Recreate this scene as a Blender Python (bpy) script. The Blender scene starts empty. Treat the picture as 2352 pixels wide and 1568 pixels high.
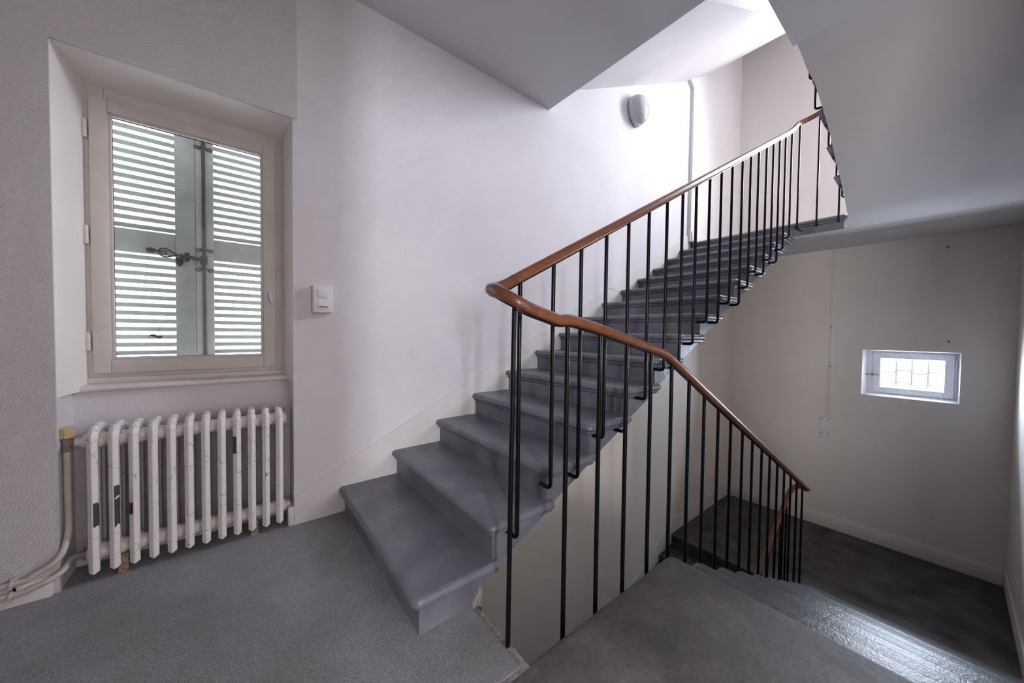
import bpy, bmesh, math, random
from mathutils import Vector, Matrix
random.seed(7)
sc = bpy.context.scene
COL = sc.collection

# ------------------------------------------------------------------ camera
F_PX, YAW, PITCH, ROLL, CAM_H = 798.12, 0.6699, -0.0263, 0.0124, 1.1728
cy, sy, cp, sp = math.cos(YAW), math.sin(YAW), math.cos(PITCH), math.sin(PITCH)
fwd = Vector((cp*sy, cp*cy, sp)); rgt = Vector((cy, -sy, 0)); upv = rgt.cross(fwd)
r2 = math.cos(ROLL)*rgt + math.sin(ROLL)*upv
u2 = -math.sin(ROLL)*rgt + math.cos(ROLL)*upv
cam = bpy.data.cameras.new('camera'); cam.sensor_width = 36.0
cam.lens = F_PX/2352*36.0; cam.clip_start = 0.05
camo = bpy.data.objects.new('camera', cam); COL.objects.link(camo)
camo.matrix_world = Matrix(((r2.x, u2.x, -fwd.x, 0), (r2.y, u2.y, -fwd.y, 0), (r2.z, u2.z, -fwd.z, CAM_H), (0, 0, 0, 1)))
sc.camera = camo

# ------------------------------------------------------------------ light
sc.view_settings.view_transform = 'Standard'; sc.view_settings.look = 'None'
sc.view_settings.gamma = 1.0; sc.view_settings.use_curve_mapping = False
sc.view_settings.exposure = 0.45
world = bpy.data.worlds.new('overcast_sky'); sc.world = world; world.use_nodes = True
bg = world.node_tree.nodes['Background']
bg.inputs['Color'].default_value = (0.90, 0.95, 1.0, 1); bg.inputs['Strength'].default_value = 5.0

def area(name, loc, direction, sx, sy_, power, color=(1, 1, 1), portal=False, spread=math.pi):
    l = bpy.data.lights.new(name, 'AREA'); l.shape = 'RECTANGLE'; l.size = sx; l.size_y = sy_
    l.energy = power; l.color = color; l.spread = spread
    if portal: l.cycles.is_portal = True
    o = bpy.data.objects.new(name, l); COL.objects.link(o); o.location = loc
    o.rotation_euler = Vector(direction).to_track_quat('-Z', 'Y').to_euler()
    return o
# daylight entering by the tall window over the upper half landing, the hall window behind the camera, the small window; plus one added fill light in the hall
area('daylight_upper_window', (6.86, 0.10, 4.55), (-.95, .10, -.34), 0.86, 2.2, 122, (0.90, 0.905, 1.0), spread=math.radians(116))
area('daylight_hall_window', (-1.55, -4.12, 1.6), (0.42, 0.9, 0), 0.27, 1.3, 108, (0.95, 0.93, 1.0))
area('fill_light_hall', (-2.44, -1.2, 1.15), (1, 0.2, 0), 1.0, 1.9, 240, (1.0, 0.955, 0.93))  # added fill light to brighten the far wall and right soffit, no known source
area('daylight_small_window', (7.28, 0.31, 0.75), (-1, 0.1, -0.1), 0.9, 0.7, 150, (0.72, 0.83, 1.0))

# ------------------------------------------------------------------ helpers
class MB:
    def __init__(s): s.v = []; s.f = []
    def add(s, vs, fs):
        n = len(s.v); s.v += [tuple(p) for p in vs]; s.f += [tuple(i+n for i in f) for f in fs]; return s
    def box(s, x0, x1, y0, y1, z0, z1):
        x0, x1 = min(x0, x1), max(x0, x1); y0, y1 = min(y0, y1), max(y0, y1); z0, z1 = min(z0, z1), max(z0, z1)
        return s.add([(x0,y0,z0),(x1,y0,z0),(x1,y1,z0),(x0,y1,z0),(x0,y0,z1),(x1,y0,z1),(x1,y1,z1),(x0,y1,z1)],
              [(0,3,2,1),(4,5,6,7),(0,1,5,4),(1,2,6,5),(2,3,7,6),(3,0,4,7)])
    def prism(s, poly, a0, a1, axis):
        def P(p, a):
            return {'y': (p[0], a, p[1]), 'x': (a, p[0], p[1]), 'z': (p[0], p[1], a)}[axis]
        n = len(poly)
        return s.add([P(p, a0) for p in poly]+[P(p, a1) for p in poly],
              [tuple(range(n)), tuple(range(2*n-1, n-1, -1))]+[(i, (i+1) % n, n+(i+1) % n, n+i) for i in range(n)])
    def loft(s, rings, cap=True, close=False):
        n = len(rings[0]); m = len(rings); vs = [p for r in rings for p in r]; fs = []
        for k in range(m if close else m-1):
            a, b = k*n, ((k+1) % m)*n
            fs += [(a+i, a+(i+1) % n, b+(i+1) % n, b+i) for i in range(n)]
        if cap and not close: fs += [tuple(range(n))[::-1], tuple(range((m-1)*n, m*n))]
        return s.add(vs, fs)
    def tube(s, path, r, seg=8, close=False):
        path = [Vector(p) for p in path]; n = len(path); rings = []
        ref = None
        for i in range(n):
            if close: t = path[(i+1) % n]-path[i-1]
            else: t = path[min(i+1, n-1)]-path[max(i-1, 0)]
            t.normalize()
            if ref is None: ref = Vector((0, 0, 1)) if abs(t.z) < .9 else Vector((1, 0, 0))
            a = t.cross(ref); 
            if a.length < 1e-4: a = t.cross(Vector((0.3, 1, 0.1)))
            a.normalize(); b = t.cross(a); ref = -b if False else a.cross(t)
            rr = r[i] if isinstance(r, (list, tuple)) else r
            rings.append([path[i]+a*math.cos(2*math.pi*k/seg)*rr+b*math.sin(2*math.pi*k/seg)*rr for k in range(seg)])
        return s.loft(rings, cap=not close, close=close)
    def sweep(s, path, prof):                     # profile (side, up) carried along a path with world up
        path = [Vector(p) for p in path]; n = len(path); rings = []; last = None
        for i in range(n):
            t = (path[min(i+1, n-1)]-path[max(i-1, 0)]).normalized()
            a = Vector((t.y, -t.x, 0))
            if a.length < 1e-3: a = last
            a.normalize(); last = a; b = a.cross(t)
            rings.append([path[i]+a*p[0]+b*p[1] for p in prof])
        return s.loft(rings)
    def lathe(s, c, prof, axis='z', seg=16):      # prof: (radius, height)
        rings = []
        for rr, h in prof:
            ring = []
            for k in range(seg):
                q = 2*math.pi*k/seg; A, B = math.cos(q)*rr, math.sin(q)*rr
                ring.append({'z': (c[0]+A, c[1]+B, c[2]+h), 'x': (c[0]+h, c[1]+A, c[2]+B), 'y': (c[0]+A, c[1]+h, c[2]+B)}[axis])
            rings.append(ring)
        return s.loft(rings)
    def mesh(s, name, mat, off=(0, 0, 0), smooth=35, bevel=0, bseg=2, weld=0):
        me = bpy.data.meshes.new(name)
        me.from_pydata([(p[0]-off[0], p[1]-off[1], p[2]-off[2]) for p in s.v], [], s.f)
        bm = bmesh.new(); bm.from_mesh(me)
        if weld: bmesh.ops.remove_doubles(bm, verts=bm.verts, dist=weld)
        bmesh.ops.recalc_face_normals(bm, faces=bm.faces)
        if bevel:
            es = [e for e in bm.edges if len(e.link_faces) == 2 and e.calc_face_angle(0) > math.radians(25)]
            bmesh.ops.bevel(bm, geom=es, offset=bevel, segments=bseg, affect='EDGES', profile=.5, clamp_overlap=True)
        bm.to_mesh(me); bm.free()
        if smooth:
            me.polygons.foreach_set('use_smooth', [True]*len(me.polygons)); me.set_sharp_from_angle(angle=math.radians(smooth))
        if mat: me.materials.append(mat)
        return me
    def build(s, name, mat, parent=None, smooth=35, bevel=0, bseg=2, weld=0, origin=None):
        off = world_loc(parent) if parent else Vector((0, 0, 0))
        o0 = Vector(origin) if origin else None
        me = s.mesh(name, mat, o0 if o0 else off, smooth, bevel, bseg, weld)
        o = bpy.data.objects.new(name, me); COL.objects.link(o)
        if o0: o.location = o0-off
        if parent: o.parent = parent
        return o
def world_loc(o):
    v = Vector((0, 0, 0))
    while o: v += o.location; o = o.parent
    return v
def tag(o, label=None, cat=None, group=None, kind=None):
    for k, x in (('label', label), ('category', cat), ('group', group), ('kind', kind)):
        if x: o[k] = x
    return o
def empty(name, loc):
    o = bpy.data.objects.new(name, None); COL.objects.link(o); o.location = loc; o.empty_display_size = .1; return o
def thing(name, loc, label, cat, group=None): return tag(empty(name, loc), label, cat, group)
def struct(name, mb, mat, label, cat, **k): return tag(mb.build(name, mat, None, **k), label, cat, kind='structure')
def catmull(pts, n=6):
    pts = [Vector(p) for p in pts]; out = []
    for i in range(len(pts)-1):
        p0, p1, p2, p3 = pts[max(i-1, 0)], pts[i], pts[i+1], pts[min(i+2, len(pts)-1)]
        for k in range(n):
            t = k/n
            out.append(.5*((2*p1)+(p2-p0)*t+(2*p0-5*p1+4*p2-p3)*t*t+(3*p1-p0-3*p2+p3)*t**3))
    out.append(pts[-1]); return out

# ------------------------------------------------------------------ materials
def mat(name, color, rough=.6, spec=.5, metal=0):
    m = bpy.data.materials.new(name); m.use_nodes = True; nt = m.node_tree
    b = nt.nodes['Principled BSDF']
    b.inputs['Base Color'].default_value = (*color, 1); b.inputs['Roughness'].default_value = rough
    b.inputs['Specular IOR Level'].default_value = spec; b.inputs['Metallic'].default_value = metal
    return m
def nd(m, t, **inp):
    n = m.node_tree.nodes.new(t)
    for k, v in inp.items(): n.inputs[k.replace('_', ' ')].default_value = v
    return n
def lk(m, a, b): m.node_tree.links.new(a, b)
def coords(m, scale=(1, 1, 1), rot=(0, 0, 0)):
    tc = nd(m, 'ShaderNodeTexCoord'); mp = nd(m, 'ShaderNodeMapping', Scale=scale, Rotation=rot)
    lk(m, tc.outputs['Object'], mp.inputs['Vector']); return mp.outputs['Vector']
def math_n(m, op, a, b=None):
    n = nd(m, 'ShaderNodeMath'); n.operation = op
    for i, x in enumerate((a, b)):
        if x is None: continue
        if isinstance(x, (int, float)): n.inputs[i].default_value = x
        else: lk(m, x, n.inputs[i])
    return n.outputs[0]
def bsdf(m): return m.node_tree.nodes['Principled BSDF']
def bump(m, height, strength=.3, dist=.01):
    n = nd(m, 'ShaderNodeBump', Strength=strength, Distance=dist); lk(m, height, n.inputs['Height'])
    b = bsdf(m)
    if b.inputs['Normal'].is_linked: lk(m, b.inputs['Normal'].links[0].from_socket, n.inputs['Normal'])
    lk(m, n.outputs['Normal'], b.inputs['Normal'])
def noise(m, vec, scale, detail=4, rough=.5):
    n = nd(m, 'ShaderNodeTexNoise', Scale=scale, Detail=detail, Roughness=rough); lk(m, vec, n.inputs['Vector']); return n.outputs['Fac']
def ramp(m, fac, stops):
    n = nd(m, 'ShaderNodeValToRGB'); lk(m, fac, n.inputs['Fac']); e = n.color_ramp.elements
    while len(e) < len(stops): e.new(.5)
    for i, (p, c) in enumerate(stops): e[i].position = p; e[i].color = (*c, 1) if len(c) == 3 else c
    return n.outputs['Color']
def mixc(m, fac, a, b, mode='MIX'):
    n = nd(m, 'ShaderNodeMix'); n.data_type = 'RGBA'; n.blend_type = mode
    for s_, x in ((n.inputs[0], fac), (n.inputs[6], a), (n.inputs[7], b)):
        if isinstance(x, (int, float)): s_.default_value = x
        elif isinstance(x, tuple): s_.default_value = (*x, 1)
        else: lk(m, x, s_)
    return n.outputs[2]
def setcol(m, c): lk(m, c, bsdf(m).inputs['Base Color'])
def mottled(name, c1, c2, scale=3, rough=.6, bumps=((40, .15, .004),), spec=.5, detail=5):
    m = mat(name, c1, rough, spec); v = coords(m)
    setcol(m, ramp(m, noise(m, v, scale, detail, .6), [(.35, c1), (.65, c2)]))
    for s_, st, d in bumps: bump(m, noise(m, v, s_, 4), st, d)
    return m

def wallpaper(name, c1, c2, weave=.35, pitch=.0095):
    m = mottled(name, c1, c2, 1.3, .62, ((6, .12, .02), (60, .05, .002)), .35, 3)
    tc = nd(m, 'ShaderNodeTexCoord'); sx = nd(m, 'ShaderNodeSeparateXYZ'); lk(m, tc.outputs['Object'], sx.inputs[0])
    k = 2*math.pi/pitch
    u = math_n(m, 'ADD', sx.outputs['X'], sx.outputs['Y'])
    a = math_n(m, 'SINE', math_n(m, 'MULTIPLY', math_n(m, 'ADD', u, sx.outputs['Z']), k))
    b = math_n(m, 'SINE', math_n(m, 'MULTIPLY', math_n(m, 'SUBTRACT', u, sx.outputs['Z']), k))
    bump(m, math_n(m, 'ADD', a, math_n(m, 'MULTIPLY', b, .75)), weave, .0016)
    return m
M = {}
M['paper'] = wallpaper('white_woven_wallpaper', (.69, .675, .72), (.735, .72, .76))
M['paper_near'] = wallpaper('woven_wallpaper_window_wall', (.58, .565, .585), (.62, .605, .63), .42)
M['paint'] = mottled('cream_wall_paint', (.74, .69, .66), (.78, .735, .705), 1.1, .55, ((5, .05, .02), (150, .04, .001)))
M['recess'] = mottled('cream_white_recess_paint', (.82, .79, .77), (.86, .83, .81), 2, .6)
M['beige'] = mottled('warm_beige_wall_paint', (.83, .725, .63), (.86, .77, .68), 1.1, .5, ((5, .05, .02), (150, .04, .001)))
M['white'] = mottled('white_plaster_paint', (.72, .70, .70), (.76, .745, .75), 1.5, .6, ((9, .06, .01), (120, .05, .001)))
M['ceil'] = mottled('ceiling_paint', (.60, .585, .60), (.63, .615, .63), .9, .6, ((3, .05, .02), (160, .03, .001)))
M['trim'] = mottled('trim_gloss_paint', (.68, .66, .66), (.73, .71, .71), 4, .38, ((25, .08, .003),))
M['step'] = mottled('grey_stair_paint', (.105, .112, .138), (.165, .17, .197), 5, .36, ((26, .35, .006), (110, .5, .003), (300, .3, .001)))
M['stepdark'] = mottled('grey_stair_paint_glossy', (.10, .105, .125), (.15, .153, .175), 6, .27, ((80, .4, .004), (240, .4, .0018)))
m = mat('landing_concrete', (.1, .1, .1), .48); v = coords(m)
base = ramp(m, noise(m, v, 2.2, 6, .65), [(.30, (.060, .056, .053)), (.5, (.105, .098, .093)), (.70, (.18, .17, .162))])
spots = ramp(m, noise(m, v, 7, 6, .75), [(.56, (0, 0, 0)), (.70, (1, 1, 1))])
grit = ramp(m, noise(m, v, 45, 6, .75), [(.34, (.70, .69, .68)), (.5, (.97, .97, .97)), (.68, (1.25, 1.23, 1.20))])
stain = ramp(m, noise(m, v, 3.1, 3, .5), [(.60, (1, 1, 1)), (.72, (.45, .42, .40))])
c_ = mixc(m, math_n(m, 'MULTIPLY', spots, .5), base, (.17, .135, .115))
c_ = mixc(m, 1.0, c_, grit, 'MULTIPLY'); setcol(m, mixc(m, 1.0, c_, stain, 'MULTIPLY'))
bump(m, noise(m, v, 110, 5, .7), .6, .004); bump(m, noise(m, v, 14, 4), .25, .01); M['concrete'] = m
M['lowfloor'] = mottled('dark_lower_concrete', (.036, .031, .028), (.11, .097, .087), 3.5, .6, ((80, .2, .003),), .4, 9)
m = mat('speckled_grey_lino', (.2, .2, .21), .52); v = coords(m)
c = ramp(m, noise(m, v, 190, 3, .7), [(.30, (.15, .158, .174)), (.5, (.29, .303, .325)), (.72, (.45, .463, .485))])
d = ramp(m, noise(m, v, 1.6, 4, .6), [(.35, (.72, .70, .69)), (.6, (1, 1, 1))])
setcol(m, mixc(m, 1.0, c, d, 'MULTIPLY')); bump(m, noise(m, v, 220, 3), .08, .001); M['lino'] = m
M['mortar'] = mottled('broken_mortar', (.13, .12, .115), (.30, .28, .27), 18, .85, ((45, .6, .01),))
m = mat('black_iron_paint', (.004, .004, .005), .26, .18); v = coords(m); bump(m, noise(m, v, 140, 3), .18, .002); M['iron'] = m
def wood(name, c1, c2, rough=.3):
    m = mat(name, c1, rough); v = coords(m, (6, 22, 40), (0, .48, 0)); n = noise(m, v, 3.0, 6, .65)
    setcol(m, ramp(m, n, [(.30, c1), (.70, c2)])); bump(m, n, .08, .002); return m
M['wood'] = wood('varnished_brown_wood', (.12, .042, .016), (.245, .087, .033))
M['wooddark'] = wood('worn_dark_wood', (.09, .035, .018), (.185, .073, .036), .26)
def cracked(name, c, scale, rough):
    m = mat(name, c, rough); v0 = coords(m, (.5, .5, 1.0)); oi = nd(m, 'ShaderNodeObjectInfo'); va = nd(m, 'ShaderNodeVectorMath'); lk(m, v0, va.inputs[0]); lk(m, math_n(m, 'MULTIPLY', oi.outputs['Random'], 37.0), va.inputs[1]); v = va.outputs[0]
    vo = nd(m, 'ShaderNodeTexVoronoi', Scale=scale); vo.feature = 'DISTANCE_TO_EDGE'; lk(m, v, vo.inputs['Vector'])
    n = noise(m, v, 13, 3)
    e = math_n(m, 'MULTIPLY', math_n(m, 'LESS_THAN', vo.outputs['Distance'], .009), math_n(m, 'LESS_THAN', n, .45))
    setcol(m, mixc(m, e, c, (.20, .17, .15)))
    bump(m, noise(m, v, 35, 3), .12, .003); return m
M['radiator'] = cracked('cracked_white_radiator_paint', (.80, .775, .77), 20, .42)
M['bare'] = mat('bare_grey_iron', (.055, .055, .062), .6)
M['frame'] = mottled('dirty_white_window_paint', (.60, .565, .54), (.68, .645, .62), 5, .5, ((30, .08, .003),))
M['framewhite'] = mat('white_plastic_frame', (.86, .86, .89), .4)
M['shutter'] = mottled('grey_green_shutter_paint', (.30, .34, .34), (.40, .43, .43), 9, .7, ((50, .15, .002),))
M['iron2'] = mottled('rusty_dark_hardware', (.035, .04, .05), (.07, .06, .06), 20, .6)
M['plastic'] = mat('white_plastic', (.74, .74, .77), .33)
M['lampglass'] = mat('opal_lamp_cover', (.50, .50, .52), .15)
M['lamprim'] = mat('grey_white_lamp_rim', (.56, .55, .55), .4)
M['black'] = mat('black_rubber', (.01, .01, .01), .5)
M['knob'] = mat('ochre_plastic_knob', (.58, .42, .24), .35)
M['brass'] = mottled('tarnished_brass', (.16, .13, .11), (.28, .23, .19), 30, .42, ((60, .2, .002),))
M['pipe'] = mottled('cream_pipe_paint', (.50, .45, .41), (.58, .53, .49), 14, .4, ((40, .15, .003),))
M['rust'] = mottled('rusty_foot', (.20, .12, .08), (.42, .36, .32), 60, .8)
m = mat('window_glass', (1, 1, 1), .02); nt = m.node_tree
tr = nd(m, 'ShaderNodeBsdfTransparent'); gl = nd(m, 'ShaderNodeBsdfGlossy', Roughness=.03); fr = nd(m, 'ShaderNodeFresnel', IOR=1.25); mx = nd(m, 'ShaderNodeMixShader')
lk(m, fr.outputs[0], mx.inputs[0]); lk(m, tr.outputs[0], mx.inputs[1]); lk(m, gl.outputs[0], mx.inputs[2])
lk(m, mx.outputs[0], nt.nodes['Material Output'].inputs['Surface']); M['glass'] = m
M['leaf'] = mat('dead_leaf', (.12, .085, .05), .8)

# ------------------------------------------------------------------ dimensions (metres)
R_ = .168                                    # riser
YA, XB, YC = 2.42, 6.90, -.47                # planes of the stair wall, the far wall, the right wall
ZT, ZL = 7.1, -4.03                          # top of the shaft, lowest floor
ZU = 15*R_                                   # upper half landing
ZM = -10*R_                                  # lower half landing
ZC, ZF = 3.28, 3.53                          # ceiling over the landing, floor above it
XN = [.506, .846, 1.180, 1.500, 1.840, 2.179, 2.490, 2.838, 3.166, 3.506, 3.852, 4.202, 4.534, 4.884, 5.225]
soff1 = lambda x: .079+.511*(x-.808)

# ------------------------------------------------------------------ shell
w = MB()
w.box(-2.7, -.62, YA, 2.92, ZL, ZT); w.box(.262, XB+.3, YA, 2.92, ZL, ZT)
w.box(-.62, .262, YA, 2.92, 2.40, ZT); w.box(-.62, .262, YA, 2.92, ZL, 0)
w.box(-.62, .262, 2.61, 2.92, 0, .858)
struct('wall_left', w, M['paper'], 'white woven-textured wall running up beside the grey stairs', 'wall', smooth=0)
w = MB(); w.prism([(-.9, ZL), (XB, ZL), (XB, ZU-.1), (5.2, soff1(5.2)+.05), (.83, soff1(.83)+.03), (.805, -.02), (.805, -.26), (-.9, -.26)], YA-.004, YA, 'y')
struct('wall_under', w, M['beige'], 'beige wall under the rising stairs seen between the bars', 'wall', smooth=0)
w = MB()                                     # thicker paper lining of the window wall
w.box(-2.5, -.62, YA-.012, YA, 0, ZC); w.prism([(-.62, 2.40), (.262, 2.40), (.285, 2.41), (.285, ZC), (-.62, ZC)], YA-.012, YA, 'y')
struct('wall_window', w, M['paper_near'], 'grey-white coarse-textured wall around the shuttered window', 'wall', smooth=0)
w = MB()                                     # splayed sides of the window recess
w.prism([(-.62, YA), (-.58, 2.665), (-.58, 2.92), (-.62, 2.92)], .862, 2.40, 'z')
w.prism([(.262, YA), (.262, 2.92), (.232, 2.92), (.232, 2.665)], .862, 2.40, 'z')
w.prism([(YA, 2.40), (2.665, 2.365), (2.92, 2.365), (2.92, 2.40)], -.62, .262, 'x')
struct('trim_recess', w, M['recess'], 'smooth white splayed sides of the window recess', 'recess lining', smooth=0)
w = MB()
w.prism([(5.15, ZU), (5.15, 4.70), (4.90, 4.86), (4.90, ZT), (XB, ZT), (XB, ZU)], YA-.045, YA, 'y')
struct('wall_chase', w, M['white'], 'smooth white wall lining beside the upper half landing', 'wall', smooth=0)
w = MB()                                     # far wall with two openings
y0, y1, z0, z1 = -.085, .765, .365, .99
Y0, Y1, Z0, Z1 = -.36, .56, 3.42, 5.70
t = XB+.3
w.box(XB, t, YC-.2, YA, ZL, z0); w.box(XB, t, YC-.2, y0, z0, z1); w.box(XB, t, y1, YA, z0, z1); w.box(XB, t, YC-.2, YA, z1, Z0)
w.box(XB, t, YC-.2, Y0, Z0, Z1); w.box(XB, t, Y1, YA, Z0, Z1); w.box(XB, t, YC-.2, YA, Z1, ZT)
struct('wall_far', w, M['paint'], 'cream wall at the far end with the small window', 'wall', smooth=0)
w = MB(); w.box(1.4, XB, YC-.2, YC, ZL, ZT)
struct('wall_right', w, M['paint'], 'cream wall at the right of the descending stairs', 'wall', smooth=0)
w = MB(); w.box(-2.7, -2.5, -4.4, YA, -.3, ZC); w.box(-2.5, 1.6, -4.4, -4.2, -.3, .95); w.box(-2.5, -1.9, -4.4, -4.2, .95, 2.25)
w.box(-1.2, 1.6, -4.4, -4.2, .95, 2.25); w.box(-2.5, 1.6, -4.4, -4.2, 2.25, ZC); w.box(1.4, 1.6, -4.2, YC-.2, -.3, ZC)
w.box(-2.5, -.40, YC-.2, YC, 0, ZC); w.box(-.40, 1.4, YC-.2, YC, 2.45, ZC)  # partition and doorway added to keep the hall light off the window wall
struct('wall_hall', w, M['paint'], 'cream walls of the unseen hall behind the landing, with an added partition shaping its light', 'wall', smooth=0)
w = MB(); w.box(-2.7, -2.5, YC-.2, YA, ZF, ZT); w.box(-2.5, 1.4, YC-.2, YC, ZF, ZT); w.box(-1.2, -1.0, YC-.2, YA, ZL, -.25); w.box(-1.0, 1.4, YC-.2, YC, ZL, -.25)
struct('wall_storey', w, M['paint'], 'cream walls of the storeys above and below', 'wall', smooth=0)
w = MB(); w.box(-2.7, 7.2, -4.4, 2.92, ZT, ZT+.2)
struct('ceiling_top', w, M['white'], 'white ceiling at the top of the stairwell', 'ceiling', smooth=0)
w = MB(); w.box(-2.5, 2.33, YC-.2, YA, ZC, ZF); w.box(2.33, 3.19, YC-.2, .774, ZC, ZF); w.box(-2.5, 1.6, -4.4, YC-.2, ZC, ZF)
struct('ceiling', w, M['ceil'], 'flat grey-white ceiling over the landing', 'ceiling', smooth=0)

# floors
w = MB(); w.box(-2.5, .80, .88, YA, -.25, -.001); w.box(-.62, .262, YA, 2.62, -.2, -.001); w.box(-2.5, 1.4, -4.2, YC, -.25, -.001)
fl = struct('floor_slab', w, M['mortar'], 'concrete floor slab under the speckled lino', 'floor', smooth=0)
w = MB(); w.prism([(-2.5, .903), (.772, .903), (.775, 1.21), (.76, YA), (.262, YA), (.262, 2.61), (-.62, 2.61), (-.62, YA), (-2.5, YA)], -.001, .004, 'z')
struct('floor', w, M['lino'], 'speckled grey lino floor of the landing under the radiator', 'floor', smooth=0)
w = MB(); w.box(-1.2, XB, YC, YA, ZL-.2, ZL)
struct('floor_lowest', w, M['lowfloor'], 'dark floor at the foot of the lowest stairs', 'floor', smooth=0)
w = MB(); n = 34                             # ragged mortar edge of the slab towards the stairwell
for a, b, zz in ((.80, .0, -.002), (.80, .0, -.25)): pass
ring = []
for i in range(n+1):
    y = .90+(1.235-.90)*i/n; j = lambda s_: random.uniform(-s_, s_)
    ring.append([(.765, y, -.002), (.785+j(.004), y, -.001+j(.002)), (.803+j(.010), y, -.012+j(.006)), (.815+j(.012), y, -.05+j(.012)), (.806+j(.012), y, -.11+j(.015)), (.765, y, -.14)])
w.loft(ring); mo = w.build('mortar_edge', M['mortar'], fl, smooth=0)
w = MB(); ring = []
for i in range(9):                           # crumbled mortar under the first step
    x = .775+.05*i/8; jz = random.uniform(-.012, .012)
    ring.append([(x, 1.225+jz, -.05), (x, 1.225+jz*.5, .0+.09*i/8+jz), (x, 1.30, .02+.09*i/8), (x, 1.30, -.05)])
w.loft(ring); w.build('mortar_lump', M['mortar'], fl, smooth=0)

# ------------------------------------------------------------------ steps
PROFILE = [(0, .010), (-.002, .020), (-.008, .0285), (-.018, .034), (-.028, .035), (-.037, .031), (-.042, .023), (-.0445, .014), (-.0465, .014), (-.050, .0165), (-.058, .0155), (-.062, .008), (-.070, 0)]
def step_block(mb, xn, z, xback, ywall, yend, fx, ey, botfn, inset=0, short=False):
    """stone step: rounded nosing along the front and round the free end, solid body down to the soffit"""
    xr = xn-fx*.035; L = abs(xr-xback)+.02; W = abs(yend-ywall)-.035
    yr = yend-ey*.035
    rings = []
    for dz, o in PROFILE:
        rc = .016+o*.7; LL = min(L, .10) if short and dz < -.02 else L; pts = [(-LL, -W), (-LL, o)]
        for k in range(6):
            q = math.pi/2*(1-k/5); pts.append((o-rc+rc*math.cos(q), o-rc+rc*math.sin(q)))
        pts.append((o, -W))
        wob = random.uniform(-.0012, .0012)
        rings.append([(xr+fx*u, yr+ey*v_, z+dz+(wob if dz else 0)) for u, v_ in pts])
    mb.loft(rings)
    poly = [(xr, z-.055)]+botfn(xr, xback)+[(xback, z-.055)]
    mb.prism(poly, ywall, yr-ey*inset, 'y')
up = thing('staircase', (2.9, 1.8, 0), 'grey painted stone stairs rising along the white wall from the landing', 'stairs')
for i in range(14):
    z = (i+1)*R_; xb = XN[i+1]+.035
    if i == 0: bot = lambda a, b: [(a, .002), (.77, .002), (.79, .07), (b, R_-.062)]
    else: bot = lambda a, b, z=z: [(a, soff1(a)), (b, min(soff1(b), z-.062))]
    mb = MB(); step_block(mb, XN[i], z, xb, YA, 1.20, -1, -1, bot)
    mb.build('step', M['step'], up)
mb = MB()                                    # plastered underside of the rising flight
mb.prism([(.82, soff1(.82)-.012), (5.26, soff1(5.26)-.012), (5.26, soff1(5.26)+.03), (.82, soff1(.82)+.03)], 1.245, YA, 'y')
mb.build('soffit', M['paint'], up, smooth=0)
mb = MB()
step_block(mb, XN[14], ZU, 5.30, YA, .735, -1, -1, lambda a, b: [(a, ZU-.15), (b, ZU-.15)])
lu = tag(mb.build('floor_upper', M['step'], None), 'grey upper half landing with rounded edge at the top of the stairs', 'landing', kind='structure')
mb = MB(); mb.prism([(5.27, 2.375), (5.6, 2.41), (XB, 2.455), (XB, ZU-.001), (5.27, ZU-.001)], YC, YA, 'y')
mb.build('landing_slab', M['ceil'], lu, smooth=0)

# the landing edge and the flight going down at the right
mb = MB(); step_block(mb, 1.815, 0, -2.5, YC, .905, 1, 1, lambda a, b: [(a, -.25), (b, -.25)])
struct('floor_concrete', mb, M['concrete'], 'worn grey concrete landing floor at the head of the descending stairs', 'floor')
dn = thing('staircase', (3.3, .2, ZM), 'glossy grey stairs descending from the landing beside the right wall', 'stairs')
XD = [1.815+.337*k for k in range(11)]
for k in range(1, 9):
    z = -k*R_; xb = XD[k-1]-.035
    mb = MB(); step_block(mb, XD[k], z, xb, YC, .905, 1, 1, lambda a, b: [(a, -.26-.5*(a-1.8)), (b, -.26-.5*(b-1.8))])
    mb.build('step', M['stepdark'], dn)
mb = MB(); step_block(mb, XD[9], -9*R_, XD[8]-.035, YC, .905, 1, 1, lambda a, b: [(a, ZM), (b, ZM)])
mb.build('step', M['stepdark'], dn)
# lower half landing and the flight below it
mb = MB(); step_block(mb, 4.855, ZM, XB, YA, 1.20, -1, -1, lambda a, b: [(a, ZM-.25), (b, ZM-.25)])
mb.box(4.80, XB, YC, 1.26, ZM-.25, ZM-.0005)
struct('floor_lower', mb, M['lowfloor'], 'dark concrete lower half landing under the small window', 'landing')
lo = thing('staircase', (2.6, 1.8, ZL), 'dark lower stairs descending beneath the rising flight', 'stairs')
for k in range(1, 14):
    xn = 4.855-.335*k
    mb = MB(); step_block(mb, xn, ZM-k*R_, xn+.335+.035, YA, 1.20, -1, -1, lambda a, b, k=k: [(a, max(ZL, ZM-k*R_-.4)), (b, max(ZL, ZM-k*R_-.3))])
    mb.build('step', M['lowfloor'], lo)

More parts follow.
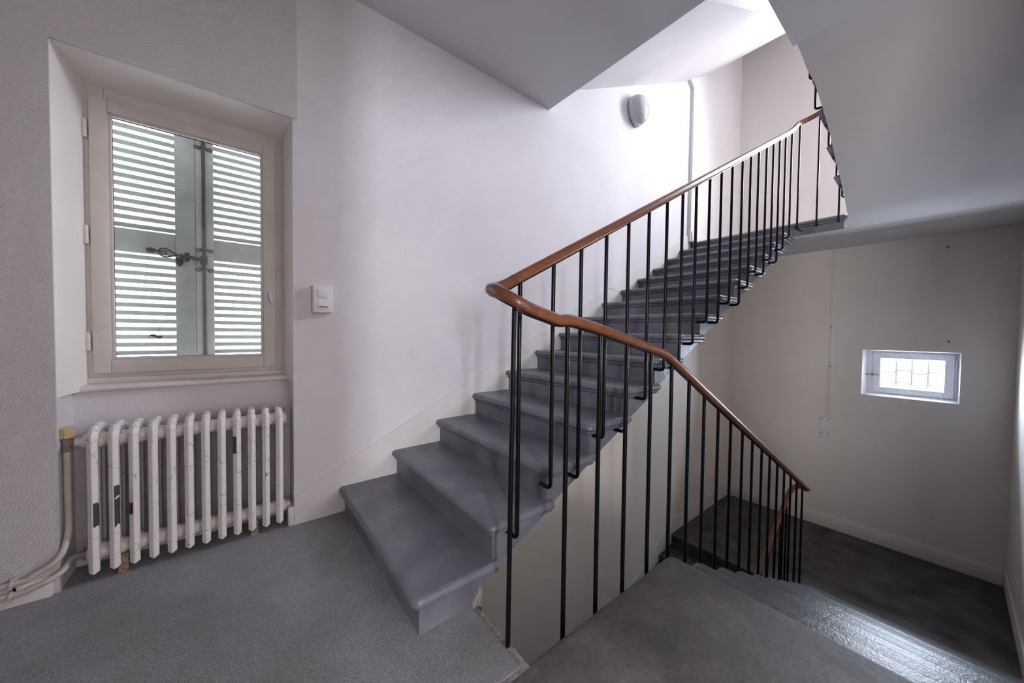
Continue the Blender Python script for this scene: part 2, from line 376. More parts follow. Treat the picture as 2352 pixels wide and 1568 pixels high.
# flight above the descending stairs: steps, soffit
s2 = [(5.30, 2.36, .70), (5.066, 2.37, .70), (4.85, 2.45, .69), (4.636, 2.545, .685), (4.40, 2.640, .68), (4.19, 2.725, .68), (3.90, 2.885, .68), (3.70, 2.996, .69), (3.50, 3.115, .705), (3.40, 3.195, .735), (3.25, 3.258, .745), (3.18, ZC, .75)]
f2 = thing('staircase', (4.2, .1, ZU), 'upper return stairs with a smooth grey sloping underside overhead', 'stairs')
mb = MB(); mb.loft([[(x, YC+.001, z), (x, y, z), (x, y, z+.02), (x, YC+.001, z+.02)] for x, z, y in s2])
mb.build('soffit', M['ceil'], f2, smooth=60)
for k in range(1, 6):
    xn = 4.83-.3345*(k-1)
    def b2(a, b):
        f = lambda x: next((s2[i][1]+(s2[i+1][1]-s2[i][1])*(x-s2[i][0])/(s2[i+1][0]-s2[i][0]) for i in range(len(s2)-1) if s2[i+1][0] <= x <= s2[i][0]), 3.3)
        return [(x, min(f(x)+.015, ZU+k*R_-.06)) for x in (a, (a+b)/2, b)]
    mb = MB(); step_block(mb, xn, ZU+k*R_, xn-(.3345+.035 if k < 4 else .25), YC+.001, .735, 1, 1, b2, .024, True); mb.build('step', M['step'], f2)
# next flight up along the left wall
f3 = thing('staircase', (4.5, 1.8, ZF), 'topmost stairs seen from below with a pale sloping underside', 'stairs')
s3 = [(2.33, 3.42), (2.62, 3.585), (4.92, 4.70), (5.6, 5.09), (XB, 6.05)]
mb = MB(); mb.loft([[(x, 1.20, z), (x, YA-.001, z), (x, YA-.001, z+.05), (x, 1.20, z+.05)] for x, z in s3]); mb.build('soffit', M['white'], f3, smooth=0)
mb = MB(); mb.loft([[(x, 1.185, z), (x, 1.20, z), (x, 1.20, z+.6), (x, 1.185, z+.6)] for x, z in s3]); mb.build('string', M['white'], f3, smooth=0)

# ------------------------------------------------------------------ skirting
mb = MB()
mb.prism([(.262, .004), (.56, .004), (.56, R_-.026), (XN[1]+.045, R_-.026), (XN[1]+.045, 2*R_-.028), (XN[1]-.035, 2*R_+.002), (.251+(2*R_+.002-.172)/.4975, 2*R_+.002), (.262, .1775)], YA-.013, YA, 'y')
top = lambda x: .172+.4975*(x-.251)
sk = struct('baseboard_left', mb, M['trim'], 'white sloping skirting board between the stairs and the white wall', 'baseboard', smooth=0)
xt = lambda z: .251+(z-.172)/.4975
for i in range(1, 14):                       # one plate above each step, hairline joints between them
    za, zb = (i+1)*R_+.004, (i+2)*R_+.002
    x1, x2 = XN[i]+.045, XN[i+1]+.045
    p = [(max(xt(za), .262), za), (x1, za-.03), (x2, za-.03), (x2, zb-.03), (x2-.08, zb), (max(xt(zb), .262), zb)]
    if i == 13: p = [(xt(za), za), (x1, za-.03), (5.15, za-.03), (5.15, top(5.15)-.0), (xt(top(5.15)), top(5.15))]
    mb = MB(); mb.prism(p, YA-.013+(random.uniform(-.0015, .001) if i else 0), YA, 'y'); mb.build('skirting_plate', M['trim'], sk, smooth=0)
mb = MB(); mb.box(-2.5, -.635, YA-.034, YA-.012, .004, .088)
struct('baseboard_window', mb, M['trim'], 'low cream skirting board under the heating pipes', 'baseboard', bevel=.004)
mb = MB(); mb.box(.232, .262, YA-.012, YA+.12, .004, .115)
struct('baseboard_recess', mb, M['trim'], 'short chipped skirting end inside the radiator recess', 'baseboard', bevel=.003)
mb = MB(); mb.box(5.17, XB, YA-.06, YA-.045, ZU+.002, ZU+.15); mb.box(XB-.014, XB, YC, YA-.06, ZU+.002, ZU+.13)
struct('baseboard_upper', mb, M['trim'], 'white skirting board of the upper half landing', 'baseboard', bevel=.003)
mb = MB(); mb.box(XB-.015, XB, YC+.015, YA-.015, ZM, ZM+.195)
struct('baseboard_far', mb, M['paint'], 'cream skirting board under the small window wall', 'baseboard', bevel=.004)
mb = MB(); mb.box(5.0, XB-.016, YC, YC+.015, ZM, ZM+.195)
struct('baseboard_right', mb, M['paint'], 'cream skirting board along the right wall of the lower landing', 'baseboard', bevel=.004)
mb = MB(); mb.box(4.875, XB-.016, YA-.015, YA, ZM, ZM+.20)
lt = lambda x: ZM+.21+.5*(x-4.87)
mb.prism([(1.2, lt(1.2)-.30), (4.875, ZM-.10), (4.875, ZM+.20), (1.2, lt(1.2))], YA-.015, YA, 'y')
struct('baseboard_lower', mb, M['paint'], 'cream skirting board following the lower stairs', 'baseboard', smooth=0)

# ------------------------------------------------------------------ railings
def hook_bar(mb, x, y, ztop, zb, hx, hy, r=.0100):
    """round bar bent at its foot into the side of a step: hx, hy reach of the foot"""
    L = math.hypot(hx, hy); ux, uy = hx/L, hy/L; q = min(.022, L*.6); p = [(x, y, ztop), (x+random.uniform(-.002, .002), y, (ztop+zb)/2), (x, y, zb+q+.01)]
    for k in range(5):
        a = math.pi/2*k/4; p.append((x+ux*q*(1-math.cos(a)), y+uy*q*(1-math.cos(a)), zb+q-q*math.sin(a)))
    p.append((x+hx, y+hy, zb)); mb.tube(p, r, 12)
RAIL = [(-.023, -.014), (-.0245, .002), (-.021, .014), (-.012, .0215), (0, .0235), (.012, .0215), (.021, .014), (.0245, .002), (.023, -.014), (.014, -.021), (-.014, -.021)]
CORE = [(-.011, -.0255), (-.011, -.020), (.011, -.020), (.011, -.0255)]
YU, YD = 1.165, .955
ru = lambda x: 1.386+.5227*(x-.964)
rd = lambda x: .925-.5025*(x-2.083)
rail = thing('stair_railing', (.787, .997, .004), 'brown wooden handrail on thin black bars around the stairwell', 'railing')
def rail_part(pts, mt, n=5):
    p = catmull(pts, n); mb = MB(); mb.sweep(p, RAIL); o = mb.build('handrail', mt, rail, smooth=50)
    mb = MB(); mb.sweep(p, CORE); mb.build('rail_core', M['iron'], o, smooth=30)
upath = [(x, YU, ru(x)+.028) for x in (.93, 1.5, 2.2, 3.0, 3.8, 4.4, 4.75)]+[(4.95, YU, ru(4.95)+.045), (5.06, 1.15, 3.60), (5.13, 1.09, 3.645)]
rail_part(upath, M['wood'])
wre = [(.93, YU, ru(.93)+.028), (.885, YU, 1.372), (.835, 1.158, 1.354), (.79, 1.13, 1.343), (.765, 1.09, 1.336), (.758, 1.045, 1.325), (.763, 1.0, 1.305), (.785, .966, 1.282), (.82, YD, 1.264), (.86, YD, 1.252)]
rail_part(wre, M['wooddark'])
dpath = [(.86, YD, 1.252), (.92, YD, 1.238), (.99, YD, 1.222), (1.06, YD, 1.223), (1.25, YD, 1.189), (1.45, YD, 1.145), (1.66, YD, 1.100), (1.80, YD, 1.068), (1.90, YD, 1.022), (2.083, YD, rd(2.083)+.005), (2.8, YD, rd(2.8)), (3.8, YD, rd(3.8)), (4.6, YD, rd(4.6)), (4.85, YD, rd(4.85))]
rail_part(dpath, M['wood'])
lpath = [(4.85, YD, rd(4.85)), (4.98, YD, -.535), (5.06, .962, -.553), (5.11, 1.0, -.565), (5.12, 1.05, -.575), (5.09, 1.095, -.60), (5.0, 1.12, -.665), (4.85, 1.12, -.75), (4.5, 1.12, -.93), (4.0, 1.12, -1.18), (3.0, 1.12, -1.68), (2.0, 1.12, -2.18)]
rail_part(lpath, M['wood'])
def stepz(x):                                # tread height of the rising flight at x
    return R_*sum(1 for a in XN[:14] if a+.01 <= x)
UPX = [.964, 1.167, 1.361, 1.564, 1.768, 1.981, 2.195, 2.400, 2.600, 2.817, 3.025, 3.238, 3.455, 3.650, 3.850, 4.065, 4.262, 4.460, 4.658, 4.880]
UPK = [2, 3, 3, 4, 4, 5, 6, 6, 7, 8, 8, 9, 9, 10, 11, 11, 12, 12, 13, 14]       # step each bar is bent into
for x, k in zip(UPX, UPK):
    mb = MB(); hook_bar(mb, x, YU, ru(x)+.006, k*R_-.072, .0, .072); mb.build('baluster', M['iron'], rail)
mb = MB(); hook_bar(mb, 5.10, 1.145, 3.60, ZU-.10, .16, .0); mb.build('baluster', M['iron'], rail)
mb = MB(); mb.tube([(.790, .985, 1.29), (.788, .992, .65), (.787, .997, -.03)], .0092, 8); mb.build('baluster', M['iron'], rail)
def dz(x): return 0 if x < 1.83 else -R_*sum(1 for a in XD[:10] if a < x)
DX = [1.040, 1.250, 1.455, 1.672, 1.888, 2.100, 2.311, 2.532, 2.752, 2.985, 3.205, 3.437, 3.655, 3.880, 4.105, 4.335, 4.568, 4.806]
dtop = lambda x: (1.203-.209*(x-1.04) if x < 1.75 else (1.03 if x < 1.95 else rd(x)-.02))
for x in DX:
    mb = MB(); hook_bar(mb, x, YD, dtop(x)+.012, max(dz(x)-.10, ZM+.02), 0, -.075); mb.build('baluster', M['iron'], rail)
for k in range(9):
    x = 4.95-.21*k; zt = -.69-.5*(x-4.95)*-1-.0 if False else -.70+.5*(x-4.95)
    mb = MB(); hook_bar(mb, x, 1.12, zt, (ZM if x > 4.855 else ZM-R_*math.ceil((4.855-x)/.335))-.09 if x < 4.82 else ZM-.10, 0 if x < 4.82 else 0, .09); mb.build('baluster', M['iron'], rail)
# railing of the return flight above
r2_ = thing('stair_railing', (5.13, .98, ZU), 'handrail with bent black bars along the upper return stairs', 'railing')
p = catmull([(5.13, 1.09, 3.645), (5.165, .99, 3.69), (5.16, .90, 3.75), (5.09, .825, 3.82), (4.9, .775, 3.92), (4.3, .775, 4.22), (3.4, .775, 4.66)], 5)
mb = MB(); mb.sweep(p, RAIL); o = mb.build('handrail', M['wood'], r2_, smooth=50)
mb = MB(); mb.sweep(p, CORE); mb.build('rail_core', M['iron'], o, smooth=30)
for x, y, zt, zb, hx, hy in [(5.165, .985, 3.67, ZU-.085, .05, .0), (5.165, .80, 3.80, ZU-.085, .05, 0)]+[(x_, .765, 3.86-.5*(x_-4.99), z_, 0, -.085) for x_, z_ in ((5.083, 2.66), (4.766, 2.782), (4.529, 2.948), (4.374, 2.954), (4.12, 3.094), (3.833, 3.08), (3.636, 3.239))]:
    mb = MB(); hook_bar(mb, x, y, zt, zb, hx, hy, .009); mb.build('baluster', M['iron'], r2_)

# ------------------------------------------------------------------ window with shutters
win = tag(empty('window_1', (-.17, 2.66, .9)), 'single-pane window in a dirty white frame over the radiator', 'window', kind='structure')
def frame_rect(mb, x0, x1, z0, z1, wd, y0, y1, wb=None):
    wb = wb or wd
    mb.box(x0, x0+wd, y0, y1, z0, z1); mb.box(x1-wd, x1, y0, y1, z0, z1)
    mb.box(x0+wd, x1-wd, y0, y1, z1-wd, z1); mb.box(x0+wd, x1-wd, y0, y1, z0, z0+wb)
mb = MB(); frame_rect(mb, -.60, .25, .885, 2.385, .085, 2.66, 2.74); mb.build('frame', M['frame'], win, bevel=.003)
sash = MB(); frame_rect(sash, -.562, .192, .940, 2.308, .062, 2.640, 2.70, .068); sa = sash.build('sash', M['frame'], win, bevel=.004)
mb = MB(); frame_rect(mb, -.501, .131, 1.007, 2.247, .012, 2.652, 2.668); mb.build('bead', M['frame'], sa, bevel=.003)
mb = MB(); mb.box(-.502, .132, 2.676, 2.680, 1.006, 2.248); mb.build('pane', M['glass'], sa, smooth=0)
mb = MB(); frame_rect(mb, -.492, .122, 1.017, 2.237, .004, 2.6715, 2.6755); mb.build('gasket', M['black'], sa, smooth=0)
for z in (2.145, 1.627, 1.10):
    mb = MB(); mb.lathe((-.577, 2.648, z-.048), [(.002, 0), (.009, .003), (.0105, .012), (.0105, .046), (.009, .048), (.0105, .050), (.0105, .084), (.009, .093), (.002, .096)], 'z', 10); mb.build('hinge', M['frame'], win)
mb = MB(); mb.prism([(.152, 1.402), (.168, 1.402), (.180, 1.335), (.166, 1.335)], 2.612, 2.634, 'y'); mb.lathe((.166, 2.634, 1.37), [(.011, 0), (.011, .008)], 'y', 10)
mb.build('handle', M['plastic'], win, bevel=.002)
mb = MB(); mb.prism([(2.585, .868), (2.588, .882), (2.60, .888), (2.66, .890), (2.66, .858), (2.590, .858)], -.632, .256, 'x'); mb.build('sill', M['trim'], win, bevel=.003)
mb = MB(); mb.box(-.598, .248, 2.645, 2.662, .888, .918); mb.build('sill_bead', M['frame'], win, bevel=.005)
for x in (-.505, -.47, .1, .16): pass
def shutter(x0, x1, stl, stR, label, hard):
    s = thing('window_shutter', ((x0+x1)/2, 2.95, .93), label, 'shutter', 'pair of louvred shutters outside the window')
    for a, b in ((x0, x0+stl), (x1-stR, x1)):
        mb = MB(); mb.box(a, b, 2.932, 2.968, .93, 2.47); mb.build('stile', M['shutter'], s, bevel=.003)
    for a, b in ((.93, 1.005), (1.607, 1.739), (2.345, 2.47)):
        mb = MB(); mb.box(x0+stl, x1-stR, 2.934, 2.966, a, b); mb.build('rail', M['shutter'], s, bevel=.003)
    me = None; a, b = x0+stl-.008, x1-stR+.008; c = math.cos(math.radians(66)); d = math.sin(math.radians(66))
    for zs, nn in ((1.005+.022, 13), (1.739+.022, 13)):
        for k in range(nn):
            z = zs+k*.0464
            if me is None:
                mb = MB(); h, t_ = .0125, .0035
                q = [(h*c+t_*d, h*d*-1+t_*c), (h*c-t_*d, -h*d-t_*c), (-h*c-t_*d, h*d-t_*c), (-h*c+t_*d, h*d+t_*c)]
                mb.prism(q, -(b-a)/2, (b-a)/2, 'x'); me = mb.mesh('slat', M['shutter'], smooth=0)
            o = bpy.data.objects.new('slat', me); COL.objects.link(o); o.parent = s; o.location = Vector(((a+b)/2, 2.95, z))-s.location
    return s
shutter(-.66, -.1965, .07, .093, 'grey-green louvred shutter leaf with the ornate catch handle', False)
sr = shutter(-.1955, .32, .0845, .07, 'grey-green louvred shutter leaf with the dark locking rod', True)
# espagnolette bolt
esp = thing('shutter_bolt', (-.157, 2.925, .95), 'dark iron locking rod with ornate lever on the closed shutters', 'shutter bolt')
mb = MB(); mb.tube([(-.157, 2.922, .95), (-.157, 2.922, 2.46)], .0095, 10); mb.build('rod', M['iron2'], esp)
for z in (1.668, 1.545, 2.30):
    mb = MB(); mb.lathe((-.157, 2.922, z-.012), [(.010, 0), (.0165, .005), (.0165, .012), (.012, .02), (.010, .026)], 'z', 10)
    for sx in (-1, 1): mb.tube([(-.157+sx*.030+.012*math.cos(q*.7854), 2.928, z-.006+.009*math.sin(q*.7854)) for q in range(8)], .0035, 6, close=True)
    mb.build('bracket', M['iron2'], esp)
mb = MB(); mb.tube([(-.150, 2.915, 1.598), (-.19, 2.908, 1.602), (-.235, 2.902, 1.608), (-.27, 2.898, 1.612)], [.016, .011, .010, .009], 8)
mb.box(-.245, -.225, 2.898, 2.914, 1.580, 1.632); mb.box(-.176, -.142, 2.905, 2.928, 1.575, 1.622)
lv = mb.build('lever', M['iron2'], esp)
for sgn in (1, -1):
    mb = MB(); mb.tube(catmull([(-.275, 2.898, 1.612), (-.300, 2.897, 1.614+sgn*.012), (-.325, 2.896, 1.617+sgn*.024), (-.345, 2.896, 1.619+sgn*.020), (-.357, 2.896, 1.622+sgn*.005), (-.366, 2.896, 1.622)], 5), .0048, 6)
    mb.tube(catmull([(-.362, 2.896, 1.622), (-.345, 2.896, 1.620+sgn*.004), (-.332, 2.896, 1.618+sgn*.010), (-.322, 2.896, 1.617+sgn*.006), (-.328, 2.896, 1.617)], 4), .0035, 6); mb.build('lever_scroll', M['iron2'], lv)
mb = MB(); rg = [[(-.388+.021*math.cos(k*math.pi/8)*s_, 2.896+dy, 1.624+.015*math.sin(k*math.pi/8)*s_) for k in range(16)] for s_, dy in ((.6, -.006), (1, -.002), (1, .002), (.6, .006))]
mb.loft(rg); mb.build('lever_knob', M['iron2'], lv)
mb = MB(); mb.prism([(-.287, 1.60), (-.255, 1.60), (-.255, 1.572), (-.262, 1.569), (-.258, 1.560), (-.266, 1.555), (-.271, 1.546), (-.276, 1.555), (-.284, 1.560), (-.280, 1.569), (-.287, 1.572)], 2.918, 2.932, 'y'); mb.build('catch_plate', M['iron2'], esp, smooth=0)
# dead leaf caught in the cobweb on the pane
mb = MB(); mb.loft([[(-.37+.011*k, 2.664-.004*math.sin(k), 1.128+.006*math.sin(k*1.3)-.007*w_), (-.37+.011*k, 2.668, 1.128+.006*math.sin(k*1.3)+.008*w_), (-.37+.011*k, 2.666, 1.126+.006*math.sin(k*1.3))] for k, w_ in enumerate((.1, .7, 1, .6, .9, .2))])
tag(mb.build('dead_leaf', M['leaf'], None, smooth=0), 'small dried leaf hanging in cobweb on the window pane', 'leaf')

wm = mat('grey_cobweb', (.30, .29, .27), .9)
for lab, strands in (('thin grey cobweb threads holding the dried leaf on the pane', ([(-.40, 2.668, 1.055), (-.352, 2.667, 1.125), (-.325, 2.668, 1.185), (-.30, 2.671, 1.235)], [(-.352, 2.667, 1.125), (-.31, 2.668, 1.19), (-.285, 2.671, 1.24)])),
        ('wispy grey cobweb on the pane over the shutter slats near the hinges', ([(-.499, 2.668, 1.795), (-.44, 2.667, 1.80), (-.38, 2.668, 1.83), (-.33, 2.671, 1.85)], [(-.499, 2.668, 1.795), (-.46, 2.667, 1.785), (-.42, 2.671, 1.815)])),
        ('short grey cobweb thread in the upper pane on the handle side', ([(.02, 2.671, 1.99), (.06, 2.668, 1.975), (.10, 2.668, 2.0), (.125, 2.671, 2.03)],))):
    mb = MB()
    for pts in strands: mb.tube(catmull(pts, 4), .0007, 4)
    tag(mb.build('cobweb', wm, None, smooth=0), lab, 'cobweb', 'cobwebs on the window pane')

# ------------------------------------------------------------------ small far window
w2 = tag(empty('window_2', (7.0, .34, .365)), 'small bright white window with a grille in the far wall', 'window', kind='structure')
def frame_x(mb, y0, y1, z0, z1, wd, x0, x1):
    mb.box(x0, x1, y0, y0+wd, z0, z1); mb.box(x0, x1, y1-wd, y1, z0, z1); mb.box(x0, x1, y0+wd, y1-wd, z1-wd, z1); mb.box(x0, x1, y0+wd, y1-wd, z0, z0+wd)
mb = MB(); frame_x(mb, -.085, .765, .365, .99, .075, 7.08, 7.15); mb.box(7.081, 7.15, .64, .70, .42, .93); mb.build('frame', M['framewhite'], w2, bevel=.003)
mb = MB(); frame_x(mb, -.038, .674, .401, .952, .075, 7.06, 7.12); s_ = mb.build('sash', M['framewhite'], w2, bevel=.004)
mb = MB(); mb.box(7.095, 7.099, .034, .602, .473, .880); mb.build('pane', M['glass'], s_, smooth=0)
mb = MB(); mb.box(7.025, 7.037, .610, .745, .638, .650); mb.lathe((7.037, .675, .644), [(.012, 0), (.020, .012), (.020, .024)], 'x', 10); mb.build('handle', M['brass'], w2, bevel=.002)
for z in (.84, .54):
    mb = MB(); mb.lathe((7.068, -.056, z-.05), [(.003, 0), (.010, .006), (.010, .094), (.003, .1)], 'z', 8); mb.build('hinge', M['framewhite'], w2)
mb = MB()
mb.prism([(XB+.001, .365), (7.08, .385), (7.08, .3655)], -.084, .764, 'y'); mb.prism([(XB+.001, .99), (7.08, .9895), (7.08, .972)], -.084, .764, 'y')
mb.prism([(XB+.001, .765), (7.08, .735), (7.08, .7645)], .366, .9895, 'z'); mb.prism([(XB+.001, -.085), (7.08, -.0845), (7.08, -.070)], .366, .9895, 'z')
mb.build('reveal', M['framewhite'], w2, smooth=0)
gr = thing('window_grille', (7.18, .33, .365), 'wavy iron grille outside the small far window', 'grille')
gm = mat('dark_grille_paint', (.02, .024, .032), .6)
for k in range(5):
    y = .60-.1425*k; mb = MB(); mb.tube([(7.18, y, .37), (7.18, y, .985)], .0105, 8); mb.build('bar', gm, gr)
for z in (.53, .70, .87):
    mb = MB(); mb.tube([(7.175, .76-.021*q, z+.022*math.sin(q*math.pi/7)) for q in range(40)], .0095, 8); mb.build('wavy_bar', gm, gr)
# tall window above the upper half landing and the hall window behind the camera
w3 = tag(empty('window_3', (6.98, .10, 3.42)), 'tall window over the upper half landing lighting the stairs', 'window', kind='structure')
mb = MB(); frame_x(mb, Y0, Y1, Z0, Z1, .05, 6.98, 7.04); mb.box(6.98, 7.04, .08, .12, Z0, Z1); mb.build('frame', M['framewhite'], w3, bevel=.003)
w4 = tag(empty('window_4', (-1.55, -4.3, .95)), 'hall window behind the landing', 'window', kind='structure')
mb = MB(); frame_rect(mb, -1.9, -1.2, .95, 2.25, .05, -4.32, -4.26); mb.build('frame', M['framewhite'], w4, bevel=.003)

d1 = tag(empty('added_door_1', (-2.48, -1.2, 0)), 'unseen white door frame added around the hall fill light', 'door', kind='structure')  # invented door, only gives the added fill light a surround
mb = MB(); frame_x(mb, -1.76, -.69, 0, 2.16, .05, -2.5, -2.43); mb.box(-2.5, -2.45, -1.71, -.74, .02, .20); mb.build('frame', M['framewhite'], d1, bevel=.003)
# ------------------------------------------------------------------ radiator
rad = thing('radiator', (-.17, 2.49, .004), 'cast-iron column radiator with cracked white paint under the window', 'radiator')
YR = 2.392
def rad_section():
    mb = MB()
    V = lambda z, dy=0, k=1, w_=1: [(-.0175*w_*k, YR+.016+dy, z), (-.0022*k, YR+dy, z), (.0022*k, YR+dy, z), (.0175*w_*k, YR+.016+dy, z), (.013*w_*k, YR+.044+dy*.3, z), (-.013*w_*k, YR+.044+dy*.3, z)]
    low = V(.052); low[1] = (low[1][0], low[1][1], .046); low[2] = (low[2][0], low[2][1], .046)
    mb.loft([low, V(.075), V(.676), V(.712, .040, .9), V(.718, .052, .8)])
    B = lambda z, w_=1, d=0: [(-.010*w_, YR+.155-d, z), (.010*w_, YR+.155-d, z), (.014*w_, YR+.19-d, z), (0, YR+.205-d, z), (-.014*w_, YR+.19-d, z)]
    mb.loft([B(.06), B(.67), B(.705, .8, .02)])
    C_ = lambda z, w_=1: [(-.008*w_, YR+.085, z), (.008*w_, YR+.085, z), (.008*w_, YR+.12, z), (-.008*w_, YR+.12, z)]
    mb.loft([C_(.10), C_(.68)])
    # crown joining the columns and the hubs that join the sections
    K = lambda y, z, w_: [(-.019*w_, y, z-.045), (.019*w_, y, z-.045), (.015*w_, y, z-.008), (.006*w_, y, z), (-.006*w_, y, z), (-.015*w_, y, z-.008)]
    mb.loft([K(YR+.03, .704, .9), K(YR+.05, .716, .95), K(YR+.10, .722, 1), K(YR+.16, .716, .9), K(YR+.19, .702, .7)])
    for z in (.645, .115):
        mb.lathe((-.0325, YR+.085, z), [(.033, 0), (.036, .012), (.041, .022), (.043, .0325), (.041, .043), (.036, .053), (.033, .065)], 'x', 14)
    return mb.mesh('section', M['radiator'], smooth=24)
sec = rad_section(); SX = [-.519+.0645*k for k in range(12)]
secs = []
for x in SX:
    o = bpy.data.objects.new('section', sec); COL.objects.link(o); o.parent = rad; o.location = Vector((x, 0, 0))-rad.location; secs.append(o)
def chip(k, side, z0, z1, top=0):            # bare iron where a flake of paint has gone
    e = .0008; x = SX[k]
    a, b = ((.0024, .0002), (.0172, .0157)) if side > 0 else ((-.0172, .0157), (-.0024, .0002))
    nx, ny = (.016*side/.0233, -.017/.0233)
    q = [(x+a[0]+nx*e, YR+a[1]+ny*e), (x+b[0]+nx*e, YR+b[1]+ny*e), (x+b[0]-nx*e*.5, YR+b[1]-ny*e*.5), (x+a[0]-nx*e*.5, YR+a[1]-ny*e*.5)]
    mb = MB(); jj = [random.uniform(-.012, .012) for _ in range(4)]
    mb.add([(q[i][0], q[i][1], z0+jj[i % 2]) for i in range(4)]+[(q[i][0], q[i][1], z1+jj[2+i % 2]) for i in range(4)], [(0,1,2,3), (7,6,5,4), (0,1,5,4), (1,2,6,5), (2,3,7,6), (3,0,4,7)])
    off = world_loc(secs[k]); me = mb.mesh('paint_chip', M['bare'], off, smooth=0); o = bpy.data.objects.new('paint_chip', me); COL.objects.link(o); o.parent = secs[k]
chip(0, 1, .26, .36); chip(1, 1, .385, .425); chip(1, 1, .25, .37); chip(2, -1, .28, .34); chip(8, -1, .50, .58)
for x in (-.432, .072):
    mb = MB(); mb.prism([(x-.017, .09), (x+.017, .09), (x+.017, .012), (x+.022, .004), (x-.022, .004), (x-.017, .012)], YR+.03, YR+.055, 'y'); mb.build('foot', M['rust'], rad, smooth=0)
mb = MB(); mb.lathe((.222, YR+.085, .115), [(.03, 0), (.034, .006), (.02, .012), (.02, .022), (.012, .026)], 'x', 8); mb.lathe((.222, YR+.085, .645), [(.03, 0), (.034, .006), (.016, .012)], 'x', 8); mb.build('end_plug', M['radiator'], rad)
mb = MB(); mb.lathe((-.553, YR+.085, .645), [(.03, .006), (.03, -.008), (.018, -.010), (.018, -.03), (.014, -.034)], 'x', 8); mb.build('bushing', M['radiator'], rad)
mb = MB(); mb.lathe((-.583, YR+.075, .650), [(.012, .0), (.017, -.004), (.019, -.018), (.014, -.022), (.012, -.03)], 'x', 10); mb.tube([(-.60, YR+.075, .650), (-.604, YR+.068, .650)], .013, 8)
mb.lathe((-.604, YR+.066, .61), [(.012, 0), (.019, .004), (.017, .016), (.013, .022), (.014, .05), (.016, .056), (.010, .066)], 'z', 10)
vb = mb.build('valve', M['brass'], rad)
mb = MB(); mb.lathe((-.604, YR+.066, .672), [(.020, 0), (.022, .002), (.028, .040), (.0285, .046), (.024, .049)], 'z', 8); mb.build('valve_knob', M['knob'], vb, smooth=20)
mb = MB(); mb.lathe((-.553, YR+.085, .115), [(.03, .006), (.03, -.012), (.018, -.014), (.018, -.034)], 'x', 8); mb.tube([(-.580, YR+.085, .115), (-.604, YR+.082, .115)], .014, 8); mb.build('return_union', M['brass'], rad)
# heating pipes
hp = thing('heating_pipe', (-.62, 2.43, .0), 'cream feed pipe rising to the radiator valve', 'pipe', 'heating pipes by the window wall')
PX, PY = -.604, YR+.066
mb = MB(); mb.tube(catmull([(PX, PY, .612), (PX, PY, .45), (PX+.001, PY, .33), (PX+.002, PY-.012, .25), (PX-.002, 2.405, .19), (-.625, 2.380, .155), (-.680, 2.374, .122), (-.75, 2.374, .106), (-1.2, 2.374, .104), (-2.49, 2.374, .104)], 8), .0118, 10); mb.build('tube', M['pipe'], hp, smooth=60)
hp2 = thing('heating_pipe', (-.63, 2.44, .0), 'cream return pipe leaving the bottom of the radiator', 'pipe', 'heating pipes by the window wall')
mb = MB(); mb.tube(catmull([(-.600, YR+.080, .115), (-.603, YR+.05, .112), (-.608, YR+.005, .100), (-.64, 2.372, .085), (-.69, 2.369, .071), (-.75, 2.369, .064), (-1.2, 2.369, .062), (-2.49, 2.369, .062)], 8), .0118, 10); mb.build('tube', M['pipe'], hp2, smooth=60)
cl = thing('pipe_clip', (-.735, 2.385, .07), 'painted double clip holding the two heating pipes to the skirting', 'clip')
for z, y in ((.104, 2.374), (.062, 2.369)):
    mb = MB(); mb.tube([(-.735, y-.015*math.cos(q*.39), z+.015*math.sin(q*.39)) for q in range(-6, 7)], .0045, 6); mb.lathe((-.735, y-.022, z+.0), [(.006, 0), (.006, .008)], 'y', 8); mb.build('collar', M['pipe'], cl)
mb = MB(); mb.box(-.745, -.725, 2.386, 2.408, .05, .125); mb.build('bracket', M['pipe'], cl, bevel=.003)

# ------------------------------------------------------------------ switch, wall lamp, cover plate
sw = thing('light_switch', (.413, YA, 1.275), 'white double light switch on the textured wall beside the window', 'light switch')
mb = MB(); mb.box(.358, .468, YA-.034, YA, 1.278, 1.446); mb.build('housing', M['plastic'], sw, bevel=.006, bseg=3)
for z0_, z1_, dk in ((1.370, 1.418, 0), (1.305, 1.352, 1)):
    mb = MB(); mb.prism([(YA-.034, z0_), (YA-.034, z1_), (YA-.039, z1_), (YA-.045, z0_)] if dk else [(YA-.034, z0_), (YA-.034, z1_), (YA-.043, z1_), (YA-.039, z0_)], .386, .442, 'x'); b_ = mb.build('rocker', M['plastic'], sw, bevel=.001)
    if dk:
        mb = MB(); mb.prism([(YA-.0436, 1.317), (YA-.0444, 1.311), (YA-.0456, 1.311), (YA-.0448, 1.317)], .390, .438, 'x'); mb.build('marker', M['black'], b_, smooth=0)
lamp = thing('wall_lamp', (3.76, YA, 3.80), 'white egg-shaped bulkhead lamp high on the stair wall', 'lamp')
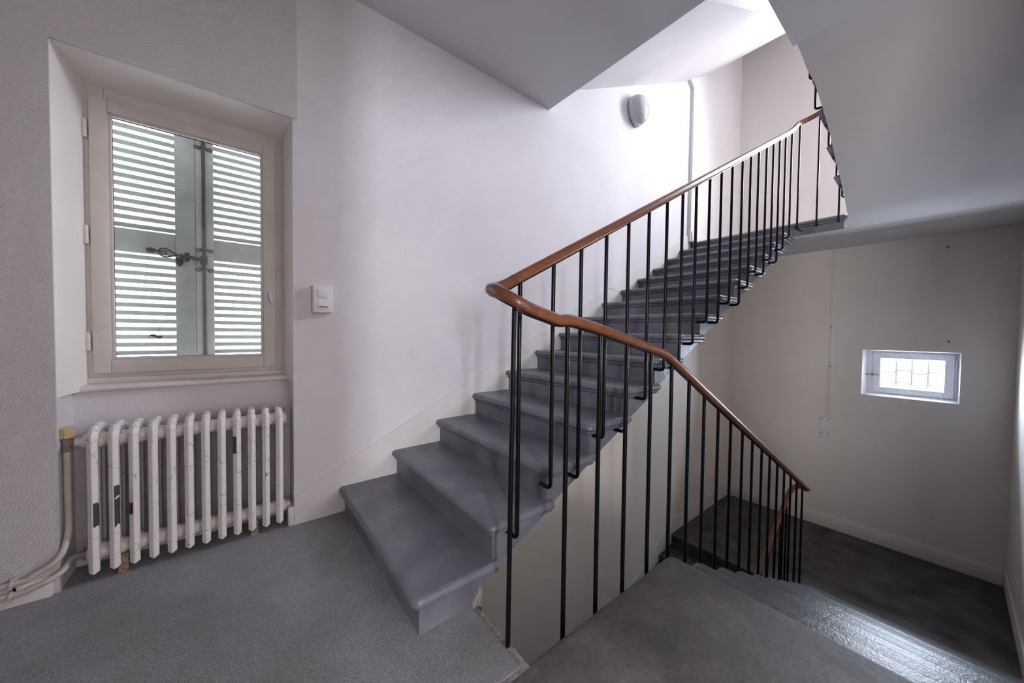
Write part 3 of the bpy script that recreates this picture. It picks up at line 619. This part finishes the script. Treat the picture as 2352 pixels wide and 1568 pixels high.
def egg(s_, n=32):
    out = []
    for k in range(n):
        a = 2*math.pi*k/n; zz = math.sin(a); out.append((.150*s_*math.cos(a)*(1+.14*zz), .172*s_*zz-.005))
    return out
def egg_loft(prof): return [[(3.745+x, YA-d, 3.815+z) for x, z in egg(s_)] for s_, d in prof]
mb = MB(); mb.loft(egg_loft([(.93, 0), (.93, .009)])); mb.build('base', M['black'], lamp)
mb = MB(); mb.loft(egg_loft([(.97, .008), (1.0, .012), (1.02, .058), (1.01, .066), (.96, .068)])); mb.build('rim', M['lamprim'], lamp)
mb = MB(); mb.loft(egg_loft([(.965, .060), (.955, .078), (.91, .100), (.80, .122), (.62, .139), (.40, .150), (.18, .155), (.03, .156)])); mb.build('diffuser', M['lampglass'], lamp, smooth=60)
mb = MB(); mb.prism([(3.725, 3.675), (3.775, 3.675), (3.765, 3.71), (3.735, 3.71)], YA-.115, YA-.070, 'y'); mb.build('latch', M['lamprim'], lamp, bevel=.004)
cp_ = thing('cover_plate', (XB, 1.135, -.345), 'white blank cover plate screwed to the far wall', 'cover plate')
mb = MB(); mb.box(XB-.008, XB, 1.082, 1.190, -.345, -.035); mb.build('plate', M['white'], cp_, bevel=.003)
for y in (1.10, 1.172):
    for z in (-.06, -.275):
        mb = MB(); mb.lathe((XB-.008, y, z), [(.008, 0), (.006, -.003)], 'x', 8); mb.build('screw', M['black'], cp_)
mb = MB(); mb.box(XB-.006, XB, 1.065, 1.118, -.035, 2.43)
struct('trim_1', mb, M['paint'], 'thin painted strip running up the far wall from the cover plate', 'wall strip', bevel=.002)
for y, z, lab in ((.055, 2.295, 'small dark plug in the far wall just under the landing ceiling'), (.016, 1.127, 'small dark plug in the far wall above the small window'), (1.10, 1.303, 'small dark screw in the painted strip, higher up the far wall'), (1.10, .728, 'small dark screw in the painted strip nearer the cover plate')):
    mb = MB(); mb.lathe((XB-.0065, y, z), [(.010, .003), (.008, -.004), (.003, -.006)], 'x', 8); tag(mb.build('wall_plug', M['black'], None), lab, 'wall plug', 'dark plugs dotted over the far wall')
